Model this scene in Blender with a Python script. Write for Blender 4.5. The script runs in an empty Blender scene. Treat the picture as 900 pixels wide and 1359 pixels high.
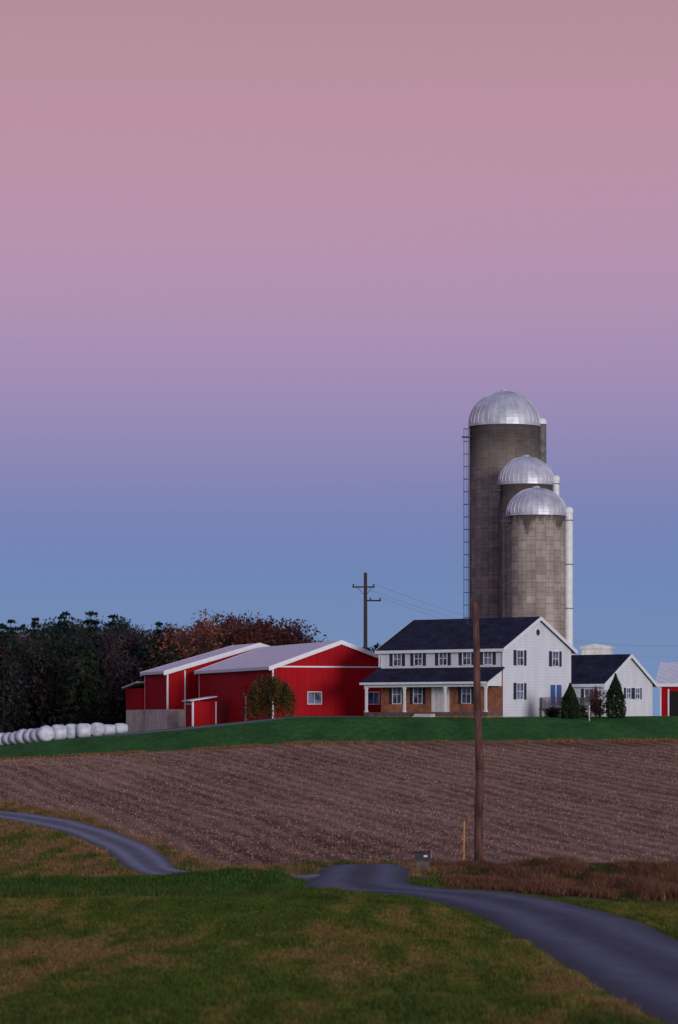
import bpy, math, random
import numpy as np
from mathutils import Vector, Matrix
random.seed(7); rng=np.random.default_rng(7)
scene=bpy.context.scene
PI=math.pi
def lin(c):
    return tuple(((v/255)/12.92 if v/255<=0.04045 else ((v/255+0.055)/1.055)**2.4) for v in c)

# ------------------------------------------------------------------ noise
_perm=np.random.default_rng(3).random((256,256))
def vnoise(x,y):
    xi=np.floor(x).astype(int); yi=np.floor(y).astype(int)
    fx=x-xi; fy=y-yi; fx=fx*fx*(3-2*fx); fy=fy*fy*(3-2*fy)
    a=_perm[xi&255,yi&255]; b=_perm[(xi+1)&255,yi&255]; c=_perm[xi&255,(yi+1)&255]; d=_perm[(xi+1)&255,(yi+1)&255]
    return (a*(1-fx)+b*fx)*(1-fy)+(c*(1-fx)+d*fx)*fy
def fbm(x,y,o=4):
    s=0;a=.5;t=0
    for i in range(o):
        s=s+a*vnoise(x*2**i+17.3*i,y*2**i+9.1*i); t+=a; a*=.55
    return s/t
def sstep(a,b,x):
    t=np.clip((x-a)/(b-a),0,1); return t*t*(3-2*t)

# ------------------------------------------------------------------ terrain function
_ty=[-400,0,20,45,60,80,95,110,127,150,180,210,235,257,275,320,350,400,600,1000,4500]
_tz=[-1.7,-1.7,-2.6,-4.5,-5.25,-5.75,-5.95,-6.05,-5.94,-5.5,-4.5,-3.05,-1.6,.5,.68,.6,-1.0,-3,-7,-11,-14]
_gy=np.arange(-400,4501,1.0); _gz=np.interp(_gy,_ty,_tz)
_k=np.hanning(11); _k/=_k.sum(); _gz=np.convolve(np.pad(_gz,5,mode='edge'),_k,mode='valid')
def H(x,y):
    x=np.asarray(x,float); y=np.asarray(y,float)
    z=np.interp(y,_gy,_gz)
    t=np.minimum(x+4,0); t=np.maximum(t,-60)
    z=z+0.1*t*sstep(200,265,y)
    hb=np.interp(x,[-40,-14,-8,-6.3,-5,-3.5,-2.2,-1.3],[.1,.18,.24,.34,.45,.52,.42,0])
    hb=hb*(.8+.4*fbm(x*.8,y*.3,3))
    z=z+hb*np.exp(-((y-110.8)/1.7)**2)
    w=sstep(-1,-5,x)
    z=z+w*(.16*np.exp(-((y-98-.1*x)/3.0)**2)-.25*np.exp(-((y-104.5-.1*x)/1.6)**2))
    wr=sstep(4.5,9,x)
    z=z+wr*.45*np.exp(-((y-(121-.75*(x-6)))/3.0)**2)
    z=z+(fbm(x*.22,y*.16,3)-.5)*.22*sstep(255,200,y)
    return z
def Hs(x,y): return float(H(np.array([x]),np.array([y]))[0])

def sdpoly(x,y,P):
    P=np.array(P,float); d=np.full(x.shape,1e9); ins=np.zeros(x.shape,bool)
    n=len(P)
    for i in range(n):
        a=P[i]; b=P[(i+1)%n]; e=b-a
        wx=x-a[0]; wy=y-a[1]
        t=np.clip((wx*e[0]+wy*e[1])/(e@e+1e-12),0,1)
        d=np.minimum(d,(wx-e[0]*t)**2+(wy-e[1]*t)**2)
        c=((a[1]>y)!=(b[1]>y))
        xx=(b[0]-a[0])*(y-a[1])/(b[1]-a[1] if b[1]!=a[1] else 1e-9)+a[0]
        ins^=(c&(x<xx))
    d=np.sqrt(d)
    return np.where(ins,d,-d)

FIELD=[(-90,232),(-26,233),(-10,233),(0,235),(12,236.5),(27,237),(90,240),(90,60),(30,99),(12.8,115),(9,122),(5.4,127),(3.5,128),(-.6,128),(-3.4,125.5),(-5.2,125),(-8.8,142),(-14.3,164),(-19.7,176),(-40,200),(-90,215)]
ROAD_L=[(4.9,-60),(4.9,30),(4.75,45),(5.0,61),(4.84,77),(4.0,94),(2.34,104),(0.3,107.6),(-1.5,109.0)]
ROAD_R=[(9.2,-60),(9.3,30),(9.4,45),(9.4,61),(9.1,80),(8.5,95),(6.6,105.3),(4.1,109.7),(2.7,112.3)]
PATCH_L=[(-1.5,109.0),(-1.35,112),(-1.1,118),(-.8,124),(-.3,126.5)]
PATCH_R=[(2.7,112.3),(2.75,114),(2.8,118),(3.0,124),(2.6,126.5)]
LANE=[(-.2,119.2),(-1.8,116.6),(-4,115.6),(-6.2,117.5),(-7.6,124),(-9.4,136.5),(-11.4,146),(-13.9,155),(-17.3,163),(-21.5,169.5),(-30,178),(-60,196)]
LANEW=[2.0,2.2,2.2,2.3,2.2,2.6,2.9,3.1,3.2,3.3,3.3,3.3]
ROADPOLY=ROAD_L+PATCH_L[1:]+PATCH_R[1:][::-1]+ROAD_R[::-1]

def resample(P,step):
    P=np.array(P,float); out=[]; n=len(P)
    for i in range(n-1):
        p0=P[max(i-1,0)];p1=P[i];p2=P[i+1];p3=P[min(i+2,n-1)]
        m=max(2,int(np.linalg.norm((p2-p1)[:2])/step))
        for k in range(m):
            t=k/m
            out.append(.5*((2*p1)+(-p0+p2)*t+(2*p0-5*p1+4*p2-p3)*t*t+(-p0+3*p1-3*p2+p3)*t**3))
    out.append(P[-1]); return np.array(out)
def lane_edges(P,W):
    Q=resample(np.array([(p[0],p[1],w) for p,w in zip(P,W)]),.7)
    c=Q[:,:2]; d=np.gradient(c,axis=0); d/=np.linalg.norm(d,axis=1)[:,None]
    nrm=np.stack([-d[:,1],d[:,0]],1)
    return c+nrm*Q[:,2:3]/2, c-nrm*Q[:,2:3]/2
LE,RE=lane_edges(LANE,LANEW)
LANEPOLY=list(map(tuple,LE))+list(map(tuple,RE[::-1]))

# ------------------------------------------------------------------ mesh helpers
def np_mesh(name,V,F,mat,col=None,vattr=None,smooth=False,parent=None,vcol=None):
    V=np.asarray(V,np.float32); F=np.asarray(F,np.int32)
    me=bpy.data.meshes.new(name)
    me.vertices.add(len(V)); me.vertices.foreach_set('co',V.ravel())
    me.loops.add(F.size); me.loops.foreach_set('vertex_index',F.ravel())
    me.polygons.add(len(F)); me.polygons.foreach_set('loop_start',np.arange(len(F),dtype=np.int32)*F.shape[1])
    me.update(calc_edges=True); me.validate()
    if smooth: me.polygons.foreach_set('use_smooth',np.ones(len(F),bool))
    if col is not None:
        a=me.attributes.new('col','FLOAT_COLOR','FACE'); c=np.ones((len(F),4),np.float32); c[:,:3]=col; a.data.foreach_set('color',c.ravel())
    if vcol is not None:
        a=me.attributes.new('col','FLOAT_COLOR','POINT'); c=np.ones((len(V),4),np.float32); c[:,:3]=vcol; a.data.foreach_set('color',c.ravel())
    if vattr:
        for k,v in vattr.items():
            a=me.attributes.new(k,'FLOAT','POINT'); a.data.foreach_set('value',np.asarray(v,np.float32))
    me.materials.append(mat)
    ob=bpy.data.objects.new(name,me); scene.collection.objects.link(ob)
    if parent: ob.parent=parent
    return ob
def empty(name,loc=(0,0,0),rz=0):
    e=bpy.data.objects.new(name,None); e.location=loc; e.rotation_euler=(0,0,rz); e.empty_display_size=.5
    scene.collection.objects.link(e); return e

class B:
    def __init__(s): s.v=[]; s.f=[]
    def box(s,x0,x1,y0,y1,z0,z1):
        if x0>x1:x0,x1=x1,x0
        if y0>y1:y0,y1=y1,y0
        n=len(s.v); s.v+=[(x0,y0,z0),(x1,y0,z0),(x1,y1,z0),(x0,y1,z0),(x0,y0,z1),(x1,y0,z1),(x1,y1,z1),(x0,y1,z1)]
        s.f+=[tuple(n+i for i in q) for q in [(0,3,2,1),(4,5,6,7),(0,1,5,4),(1,2,6,5),(2,3,7,6),(3,0,4,7)]]
    def poly(s,pts):
        n=len(s.v); s.v+=[tuple(p) for p in pts]; s.f.append(tuple(range(n,n+len(pts))))
    def hexa(s,b,t):
        n=len(s.v); s.v+=[tuple(p) for p in b]+[tuple(p) for p in t]
        s.f+=[tuple(n+i for i in q) for q in [(0,3,2,1),(4,5,6,7),(0,1,5,4),(1,2,6,5),(2,3,7,6),(3,0,4,7)]]
    def vsec(s,x0,x1,W,o,h,A,zl,zh,y0=0):
        sl=(A-h)/(W/2); e=h-sl*o
        for (ya,za,yb,zb) in [(-o,e,W/2,A),(W/2,A,W+o,e)]:
            s.hexa([(x0,y0+ya,za+zl),(x1,y0+ya,za+zl),(x1,y0+yb,zb+zl),(x0,y0+yb,zb+zl)],[(x0,y0+ya,za+zh),(x1,y0+ya,za+zh),(x1,y0+yb,zb+zh),(x0,y0+yb,zb+zh)])
    def tube(s,p,q,r0,r1,seg=8,cap=True):
        p=Vector(p);q=Vector(q);d=(q-p).normalized()
        a=d.orthogonal().normalized(); b=d.cross(a); n=len(s.v)
        for (c,r) in ((p,r0),(q,r1)):
            for i in range(seg):
                t=2*PI*i/seg; s.v.append(tuple(c+a*(r*math.cos(t))+b*(r*math.sin(t))))
        for i in range(seg):
            j=(i+1)%seg; s.f.append((n+i,n+j,n+seg+j,n+seg+i))
        if cap:
            s.f.append(tuple(n+i for i in range(seg))[::-1]); s.f.append(tuple(n+seg+i for i in range(seg)))
    def lathe(s,prof,seg=48,cx=0,cy=0,a0=0,a1=2*PI):
        full=abs(a1-a0-2*PI)<1e-6; n=len(s.v); m=seg if full else seg+1
        for (r,z) in prof:
            for i in range(m):
                t=a0+(a1-a0)*i/seg; s.v.append((cx+r*math.cos(t),cy+r*math.sin(t),z))
        for k in range(len(prof)-1):
            for i in range(seg):
                j=(i+1)%m; s.f.append((n+k*m+i,n+k*m+j,n+(k+1)*m+j,n+(k+1)*m+i))
    def make(s,name,mat,parent=None,smooth=False,loc=None):
        me=bpy.data.meshes.new(name); me.from_pydata(s.v,[],s.f); me.update(); me.materials.append(mat)
        if smooth:
            for p in me.polygons: p.use_smooth=True
        ob=bpy.data.objects.new(name,me); scene.collection.objects.link(ob)
        if parent: ob.parent=parent
        if loc: ob.location=loc
        return ob

# ------------------------------------------------------------------ materials
def newmat(name):
    m=bpy.data.materials.new(name); m.use_nodes=True; nt=m.node_tree
    return m,nt,nt.nodes['Principled BSDF']
def N(nt,t,**k):
    n=nt.nodes.new(t)
    for a,b in k.items(): setattr(n,a,b)
    return n
def mapv(nt,v,sc,rot=0):
    mp=N(nt,'ShaderNodeMapping'); mp.inputs['Scale'].default_value=sc; mp.inputs['Rotation'].default_value=(0,0,rot); nt.links.new(v,mp.inputs[0]); return mp.outputs[0]
def noisecol(nt,vec,c0,c1,scale,detail=5,lo=.35,hi=.65,rough=.6):
    n=N(nt,'ShaderNodeTexNoise'); n.inputs['Scale'].default_value=scale; n.inputs['Detail'].default_value=detail; n.inputs['Roughness'].default_value=rough
    if vec is not None: nt.links.new(vec,n.inputs['Vector'])
    r=N(nt,'ShaderNodeValToRGB'); r.color_ramp.elements[0].position=lo; r.color_ramp.elements[1].position=hi
    r.color_ramp.elements[0].color=(*c0,1); r.color_ramp.elements[1].color=(*c1,1)
    nt.links.new(n.outputs['Fac'],r.inputs[0]); return r.outputs[0],n.outputs['Fac']
def mixc(nt,a,b,f,mode='MIX'):
    m=N(nt,'ShaderNodeMix',data_type='RGBA',blend_type=mode)
    for s,v in ((m.inputs[6],a),(m.inputs[7],b)):
        if isinstance(v,tuple): s.default_value=(*v,1)
        else: nt.links.new(v,s)
    if isinstance(f,(int,float)): m.inputs[0].default_value=f
    else: nt.links.new(f,m.inputs[0])
    return m.outputs[2]
def math_(nt,op,a,b=0,c=None):
    m=N(nt,'ShaderNodeMath',operation=op)
    for i,v in enumerate((a,b) if c is None else (a,b,c)):
        if isinstance(v,(int,float)): m.inputs[i].default_value=v
        else: nt.links.new(v,m.inputs[i])
    return m.outputs[0]
def bump(nt,bs,h,strength=.5,dist=.02):
    b=N(nt,'ShaderNodeBump'); b.inputs['Strength'].default_value=strength; b.inputs['Distance'].default_value=dist
    nt.links.new(h,b.inputs['Height']); nt.links.new(b.outputs[0],bs.inputs['Normal'])
def objv(nt): return N(nt,'ShaderNodeTexCoord').outputs['Object']
def sepv(nt,v):
    s=N(nt,'ShaderNodeSeparateXYZ'); nt.links.new(v,s.inputs[0]); return s.outputs
def simple(name,c,rough=.7,metal=0,var=.25,scale=3,spec=.3):
    m,nt,bs=newmat(name); v=objv(nt)
    c0=tuple(x*(1-var) for x in c); c1=tuple(min(1,x*(1+var*.6)) for x in c)
    o,f=noisecol(nt,v,c0,c1,scale); nt.links.new(o,bs.inputs['Base Color'])
    bs.inputs['Roughness'].default_value=rough; bs.inputs['Metallic'].default_value=metal
    bs.inputs['Specular IOR Level'].default_value=spec
    bump(nt,bs,f,.2,.01)
    return m
def saw(nt,x,period):
    return math_(nt,'FRACT',math_(nt,'DIVIDE',x,period))
def siding(name,c,period=.22,axis='z',amt=.35,rough=.55,spec=.2,lo=.62):
    m,nt,bs=newmat(name); v=objv(nt); s=sepv(nt,v)
    u=s[2] if axis=='z' else math_(nt,'ADD',s[0],s[1])
    w=saw(nt,u,period)
    st=N(nt,'ShaderNodeMapRange'); st.inputs[1].default_value=0; st.inputs[2].default_value=.14; st.inputs[3].default_value=lo; st.inputs[4].default_value=1
    nt.links.new(w,st.inputs[0])
    o,f=noisecol(nt,mapv(nt,v,(1,1,.25)),tuple(a*.7 for a in c),c,1.1,6,.3,.62)
    o=mixc(nt,c,o,amt*2)
    o2=mixc(nt,o,(0,0,0),math_(nt,'SUBTRACT',1,st.outputs[0]))
    nt.links.new(o2,bs.inputs['Base Color']); bs.inputs['Roughness'].default_value=rough; bs.inputs['Specular IOR Level'].default_value=spec
    bump(nt,bs,w,.6,.02)
    return m
M_white=siding('white_siding',(.77,.81,.88),.25,lo=.75,amt=.2)
M_red=siding('red_metal_siding',(.43,.006,.014),.6,'xy',amt=.35,rough=.6,spec=.06,lo=.7)
M_trim=simple('white_trim',(.78,.82,.88),.5,var=.08)
M_roofw=siding('white_metal_roof',(.80,.85,.94),.9,'xy',rough=.4,amt=.2)
M_post=simple('porch_post_paint',(.78,.79,.82),.5,var=.1)
M_shutter=simple('shutter_paint',(.035,.035,.06),.5)
M_door=simple('door_paint',(.7,.7,.7),.45,var=.1)
M_wood=simple('weathered_wood',(.10,.07,.06),.8,var=.5,scale=5)
M_deck=simple('deck_wood',(.12,.11,.11),.8,var=.4)
M_dark=simple('dark_opening',(.015,.013,.015),.9)
M_wire=simple('wire_aluminium',(.10,.10,.12),.5,.3)
def shingle():
    m,nt,bs=newmat('dark_shingles'); v=objv(nt); s=sepv(nt,v)
    cm=N(nt,'ShaderNodeCombineXYZ'); nt.links.new(s[0],cm.inputs[0]); nt.links.new(math_(nt,'MULTIPLY',s[2],2.0),cm.inputs[1])
    b=N(nt,'ShaderNodeTexBrick'); b.inputs['Scale'].default_value=1; b.inputs['Brick Width'].default_value=.35; b.inputs['Row Height'].default_value=.28; b.inputs['Mortar Size'].default_value=.015
    b.inputs['Color1'].default_value=(.020,.024,.052,1); b.inputs['Color2'].default_value=(.032,.036,.070,1); b.inputs['Mortar'].default_value=(.01,.01,.018,1)
    nt.links.new(cm.outputs[0],b.inputs['Vector'])
    o,f=noisecol(nt,v,(.6,.6,.6),(1.3,1.3,1.3),.8)
    nt.links.new(mixc(nt,b.outputs[0],o,1,'MULTIPLY'),bs.inputs['Base Color']); bs.inputs['Roughness'].default_value=.9; bs.inputs['Specular IOR Level'].default_value=.12
    bump(nt,bs,b.outputs['Fac'],.3,-.01); return m
M_roofd=shingle()
def brickm():
    m,nt,bs=newmat('porch_brick'); v=objv(nt); s=sepv(nt,v)
    cm=N(nt,'ShaderNodeCombineXYZ'); nt.links.new(math_(nt,'ADD',s[0],s[1]),cm.inputs[0]); nt.links.new(s[2],cm.inputs[1])
    b=N(nt,'ShaderNodeTexBrick'); b.inputs['Scale'].default_value=1; b.inputs['Brick Width'].default_value=.24; b.inputs['Row Height'].default_value=.09; b.inputs['Mortar Size'].default_value=.01
    b.inputs['Color1'].default_value=(.50,.16,.06,1); b.inputs['Color2'].default_value=(.34,.11,.05,1); b.inputs['Mortar'].default_value=(.3,.22,.18,1)
    nt.links.new(cm.outputs[0],b.inputs['Vector'])
    o,f=noisecol(nt,v,(.65,.65,.65),(1.2,1.2,1.2),1.5)
    nt.links.new(mixc(nt,b.outputs[0],o,1,'MULTIPLY'),bs.inputs['Base Color']); bs.inputs['Roughness'].default_value=.85
    bump(nt,bs,b.outputs['Fac'],.3,-.01); return m
M_brick=brickm()
def blockm(name,c):
    m,nt,bs=newmat(name); v=objv(nt); s=sepv(nt,v)
    cm=N(nt,'ShaderNodeCombineXYZ'); nt.links.new(math_(nt,'ADD',s[0],s[1]),cm.inputs[0]); nt.links.new(s[2],cm.inputs[1])
    b=N(nt,'ShaderNodeTexBrick'); b.inputs['Scale'].default_value=1; b.inputs['Brick Width'].default_value=.42; b.inputs['Row Height'].default_value=.21; b.inputs['Mortar Size'].default_value=.012
    b.inputs['Color1'].default_value=(*c,1); b.inputs['Color2'].default_value=(*[x*.82 for x in c],1); b.inputs['Mortar'].default_value=(*[x*.65 for x in c],1)
    nt.links.new(cm.outputs[0],b.inputs['Vector'])
    o,f=noisecol(nt,v,(.75,.75,.75),(1.1,1.1,1.1),.7)
    nt.links.new(mixc(nt,b.outputs[0],o,1,'MULTIPLY'),bs.inputs['Base Color']); bs.inputs['Roughness'].default_value=.9
    return m
M_block=blockm('concrete_block',(.76,.68,.61))
def glassm():
    m,nt,bs=newmat('window_glass'); v=objv(nt)
    o,f=noisecol(nt,v,(.03,.035,.07),(.18,.22,.34),.9,2,.4,.6)
    nt.links.new(o,bs.inputs['Base Color']); bs.inputs['Roughness'].default_value=.16; bs.inputs['Specular IOR Level'].default_value=.35; return m
M_glass=glassm()
def silom(name,r,base,topdark):
    m,nt,bs=newmat(name); v=objv(nt); s=sepv(nt,v)
    ang=math_(nt,'MULTIPLY',math_(nt,'ARCTAN2',s[1],s[0]),r)
    cm=N(nt,'ShaderNodeCombineXYZ'); nt.links.new(s[2],cm.inputs[0]); nt.links.new(ang,cm.inputs[1])
    b=N(nt,'ShaderNodeTexBrick'); b.inputs['Scale'].default_value=1; b.inputs['Brick Width'].default_value=.78; b.inputs['Row Height'].default_value=.9; b.inputs['Mortar Size'].default_value=.02; b.offset=.5; b.inputs['Bias'].default_value=0
    b.inputs['Color1'].default_value=(*[min(1,x*1.12) for x in base],1); b.inputs['Color2'].default_value=(*[x*.80 for x in base],1); b.inputs['Mortar'].default_value=(*[x*.5 for x in base],1)
    nt.links.new(cm.outputs[0],b.inputs['Vector'])
    cm2=N(nt,'ShaderNodeCombineXYZ'); nt.links.new(ang,cm2.inputs[0]); nt.links.new(math_(nt,'MULTIPLY',s[2],.25),cm2.inputs[1])
    o,f=noisecol(nt,cm2.outputs[0],(.68,.64,.60),(1.2,1.18,1.15),.8,8,.35,.65)
    c=mixc(nt,b.outputs[0],o,1,'MULTIPLY')
    mr=N(nt,'ShaderNodeMapRange'); mr.inputs[1].default_value=topdark[0]; mr.inputs[2].default_value=topdark[1]; mr.inputs[3].default_value=0; mr.inputs[4].default_value=.85
    nt.links.new(math_(nt,'ADD',s[2],math_(nt,'MULTIPLY',math_(nt,'SUBTRACT',f,.5),7)),mr.inputs[0])
    c=mixc(nt,c,(.055,.047,.047),mr.outputs[0])
    nt.links.new(c,bs.inputs['Base Color']); bs.inputs['Roughness'].default_value=.92; bs.inputs['Specular IOR Level'].default_value=.1
    bump(nt,bs,b.outputs['Fac'],.4,-.02); return m
def domem():
    m,nt,bs=newmat('aluminium_dome'); v=objv(nt)
    o,f=noisecol(nt,v,(.46,.49,.55),(.70,.74,.82),.9,6)
    nt.links.new(o,bs.inputs['Base Color']); bs.inputs['Metallic'].default_value=.4; bs.inputs['Roughness'].default_value=.5
    bump(nt,bs,f,.12,.02); return m
M_dome=domem()
def folm(name='foliage'):
    m,nt,bs=newmat(name); a=N(nt,'ShaderNodeAttribute',attribute_name='col')
    nt.links.new(a.outputs['Color'],bs.inputs['Base Color']); bs.inputs['Roughness'].default_value=.8; bs.inputs['Specular IOR Level'].default_value=.1
    tr=N(nt,'ShaderNodeBsdfTranslucent'); nt.links.new(a.outputs['Color'],tr.inputs['Color'])
    mx=N(nt,'ShaderNodeMixShader'); mx.inputs[0].default_value=.3
    out=nt.nodes['Material Output']; nt.links.new(bs.outputs[0],mx.inputs[1]); nt.links.new(tr.outputs[0],mx.inputs[2]); nt.links.new(mx.outputs[0],out.inputs[0])
    return m
M_fol=folm()

def groundm():
    m,nt,bs=newmat('ground'); pos=N(nt,'ShaderNodeNewGeometry').outputs['Position']; s=sepv(nt,pos)
    a=N(nt,'ShaderNodeAttribute',attribute_name='col').outputs['Color']
    sd=N(nt,'ShaderNodeAttribute',attribute_name='sdf').outputs['Fac']
    o,f=noisecol(nt,mapv(nt,pos,(1,.3,1)),(.45,.45,.45),(1.6,1.6,1.6),1.8,9,.3,.7,.8)
    g=mixc(nt,a,o,1,'MULTIPLY')
    n2=N(nt,'ShaderNodeTexNoise'); n2.inputs['Scale'].default_value=.035; n2.inputs['Detail'].default_value=1; nt.links.new(pos,n2.inputs['Vector'])
    yy=math_(nt,'SUBTRACT',s[1],250)
    u=math_(nt,'ADD',s[0],math_(nt,'MULTIPLY',s[1],.34))
    u=math_(nt,'ADD',u,math_(nt,'MULTIPLY',math_(nt,'MULTIPLY',yy,yy),.0007))
    u=math_(nt,'ADD',u,math_(nt,'MULTIPLY',n2.outputs['Fac'],2.2))
    w1=math_(nt,'SINE',math_(nt,'MULTIPLY',u,2*PI/1.5)); w2=math_(nt,'SINE',math_(nt,'MULTIPLY',u,2*PI/5.9))
    n3=N(nt,'ShaderNodeTexNoise'); n3.inputs['Scale'].default_value=1.6; n3.inputs['Detail'].default_value=9; n3.inputs['Roughness'].default_value=.8
    cu=N(nt,'ShaderNodeCombineXYZ'); nt.links.new(u,cu.inputs[0]); nt.links.new(math_(nt,'MULTIPLY',s[1],.05),cu.inputs[1]); nt.links.new(cu.outputs[0],n3.inputs['Vector'])
    n5=N(nt,'ShaderNodeTexNoise'); n5.inputs['Scale'].default_value=2.2; n5.inputs['Detail'].default_value=8; n5.inputs['Roughness'].default_value=.8; nt.links.new(mapv(nt,pos,(1,.25,1)),n5.inputs['Vector'])
    n4=N(nt,'ShaderNodeTexNoise'); n4.inputs['Scale'].default_value=.10; n4.inputs['Detail'].default_value=4; nt.links.new(mapv(nt,pos,(1,.4,1)),n4.inputs['Vector'])
    t=math_(nt,'ADD',math_(nt,'MULTIPLY',w1,.11),math_(nt,'MULTIPLY',w2,.05))
    t=math_(nt,'ADD',t,math_(nt,'ADD',math_(nt,'MULTIPLY',n3.outputs['Fac'],.7),math_(nt,'MULTIPLY',n5.outputs['Fac'],.3)))
    t=math_(nt,'ADD',t,math_(nt,'MULTIPLY',math_(nt,'SUBTRACT',n4.outputs['Fac'],.5),.6))
    r=N(nt,'ShaderNodeValToRGB'); e=r.color_ramp.elements; e[0].position=.26; e[0].color=(.115,.060,.042,1); e[1].position=.80; e[1].color=(.43,.285,.20,1)
    q=e.new(.52); q.color=(.245,.150,.110,1); nt.links.new(t,r.inputs[0])
    sdn=math_(nt,'ADD',sd,math_(nt,'MULTIPLY',math_(nt,'SUBTRACT',f,.5),2.2))
    mr=N(nt,'ShaderNodeMapRange'); mr.inputs[1].default_value=-.25; mr.inputs[2].default_value=.35; nt.links.new(sdn,mr.inputs[0])
    ab=math_(nt,'ABSOLUTE',math_(nt,'ADD',sdn,.4)); mv=N(nt,'ShaderNodeMapRange'); mv.inputs[1].default_value=.4; mv.inputs[2].default_value=1.6; mv.inputs[3].default_value=.8; mv.inputs[4].default_value=0; nt.links.new(ab,mv.inputs[0])
    g=mixc(nt,g,r.outputs[0],mr.outputs[0]); g=mixc(nt,g,(.31,.17,.07),mv.outputs[0])
    nt.links.new(g,bs.inputs['Base Color']); bs.inputs['Roughness'].default_value=.95; bs.inputs['Specular IOR Level'].default_value=.03
    bump(nt,bs,t,.6,.12); return m
def roadm(name,c0,c1,gravel):
    m,nt,bs=newmat(name); pos=N(nt,'ShaderNodeNewGeometry').outputs['Position']
    lane=N(nt,'ShaderNodeAttribute',attribute_name='lane').outputs['Fac']
    o,f=noisecol(nt,mapv(nt,pos,(1,.25,1)),c0,c1,1.6,10,.3,.7,.82)
    w=math_(nt,'ABSOLUTE',math_(nt,'SUBTRACT',math_(nt,'ABSOLUTE',lane),.48))
    mr=N(nt,'ShaderNodeMapRange'); mr.inputs[1].default_value=.05; mr.inputs[2].default_value=.35; mr.inputs[3].default_value=1.25; mr.inputs[4].default_value=.72; nt.links.new(math_(nt,'ADD',w,math_(nt,'MULTIPLY',math_(nt,'SUBTRACT',f,.5),.3)),mr.inputs[0])
    cm=N(nt,'ShaderNodeCombineColor')
    for i in range(3): nt.links.new(mr.outputs[0],cm.inputs[i])
    c=mixc(nt,o,cm.outputs[0],1,'MULTIPLY')
    ed=N(nt,'ShaderNodeMapRange'); ed.inputs[1].default_value=.62 if gravel else .85; ed.inputs[2].default_value=1.05; ed.inputs[4].default_value=.8
    nt.links.new(math_(nt,'ADD',math_(nt,'ABSOLUTE',lane),math_(nt,'MULTIPLY',math_(nt,'SUBTRACT',f,.5),.8 if gravel else .5)),ed.inputs[0])
    c=mixc(nt,c,(.07,.08,.03),ed.outputs[0])
    nt.links.new(c,bs.inputs['Base Color']); bs.inputs['Roughness'].default_value=.9; bs.inputs['Specular IOR Level'].default_value=.12
    bump(nt,bs,f,.5,.03); return m
M_ground=groundm()
M_road=roadm('road_asphalt',(.070,.084,.118),(.145,.162,.21),False)
M_lane=roadm('lane_gravel',(.13,.148,.19),(.26,.29,.36),True)

# ------------------------------------------------------------------ ground sheet
def axis(lo,a,b,hi,step):
    core=np.arange(a,b+1e-6,step); L=[];x=a;d=step
    while x>lo: d*=1.25; x-=d; L.append(x)
    R=[];x=b;d=step
    while x<hi: d*=1.25; x+=d; R.append(x)
    return np.array(L[::-1]+list(core)+R)
gx=axis(-3500,-44,44,3500,.5); gy=axis(-300,20,300,4400,.5); gy=gy[gy>-400]
X,Y=np.meshgrid(gx,gy); Z=H(X,Y)
sdF=sdpoly(X.ravel(),Y.ravel(),FIELD).reshape(X.shape)
GREEN=np.array([.088,.132,.024]); OLIVE=np.array([.18,.17,.040]); DRY=np.array([.26,.165,.072]); LAWN=np.array([.040,.145,.034]); RED=np.array([.15,.065,.04]); STRIP=np.array([.060,.140,.028])
def grasscol(x,y):
    n1=fbm(x*.45+5,y*.055+3,5); n2=fbm(x*1.6,y*.22,4); n3=fbm(x*.14+40,y*.025,3)
    g=GREEN[None]*np.ones((x.size,1))*(.75+.5*n2[:,None])
    t=sstep(.42,.66,n1*.5+n2*.5)[:,None]; g=g*(1-t)+OLIVE*t
    left=sstep(3,-8,x)*.05+sstep(75,50,y)*.03
    d=.7*sstep(.56,.72,n1*.4+n2*.35+n3*.25+left)
    rough=sstep(113,116,y)*sstep(225,205,y); d=np.maximum(d,rough*sstep(.38,.55,n2))
    d=d[:,None]; g=g*(1-d)+DRY*d
    st=(sstep(104.5,107,y)*sstep(115,112.5,y)*sstep(0,-2,x)*(.5+.5*sstep(.35,.55,n2)))[:,None]*.85; g=g*(1-st)+STRIP*st
    lb=sstep(228,234,y)[:,None]; n5=fbm(x*.6,y*.12,4)[:,None]; lw=LAWN*(.6+.8*n5); g=g*(1-lb)+lw*lb
    rb=(sstep(3.6,6.5,x)*sstep(103,110,y+.9*(x-9))*sstep(170,150,y))[:,None]; rr=RED*(.7+.7*n2[:,None]); g=g*(1-rb)+rr*rb
    return g
C=grasscol(X.ravel(),Y.ravel())
ny,nx=X.shape; idx=np.arange(nx*ny).reshape(ny,nx)
F=np.stack([idx[:-1,:-1],idx[:-1,1:],idx[1:,1:],idx[1:,:-1]],-1).reshape(-1,4)
np_mesh('ground',np.stack([X,Y,Z],-1).reshape(-1,3),F,M_ground,vcol=C,vattr={'sdf':sdF.ravel()},smooth=True)

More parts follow.
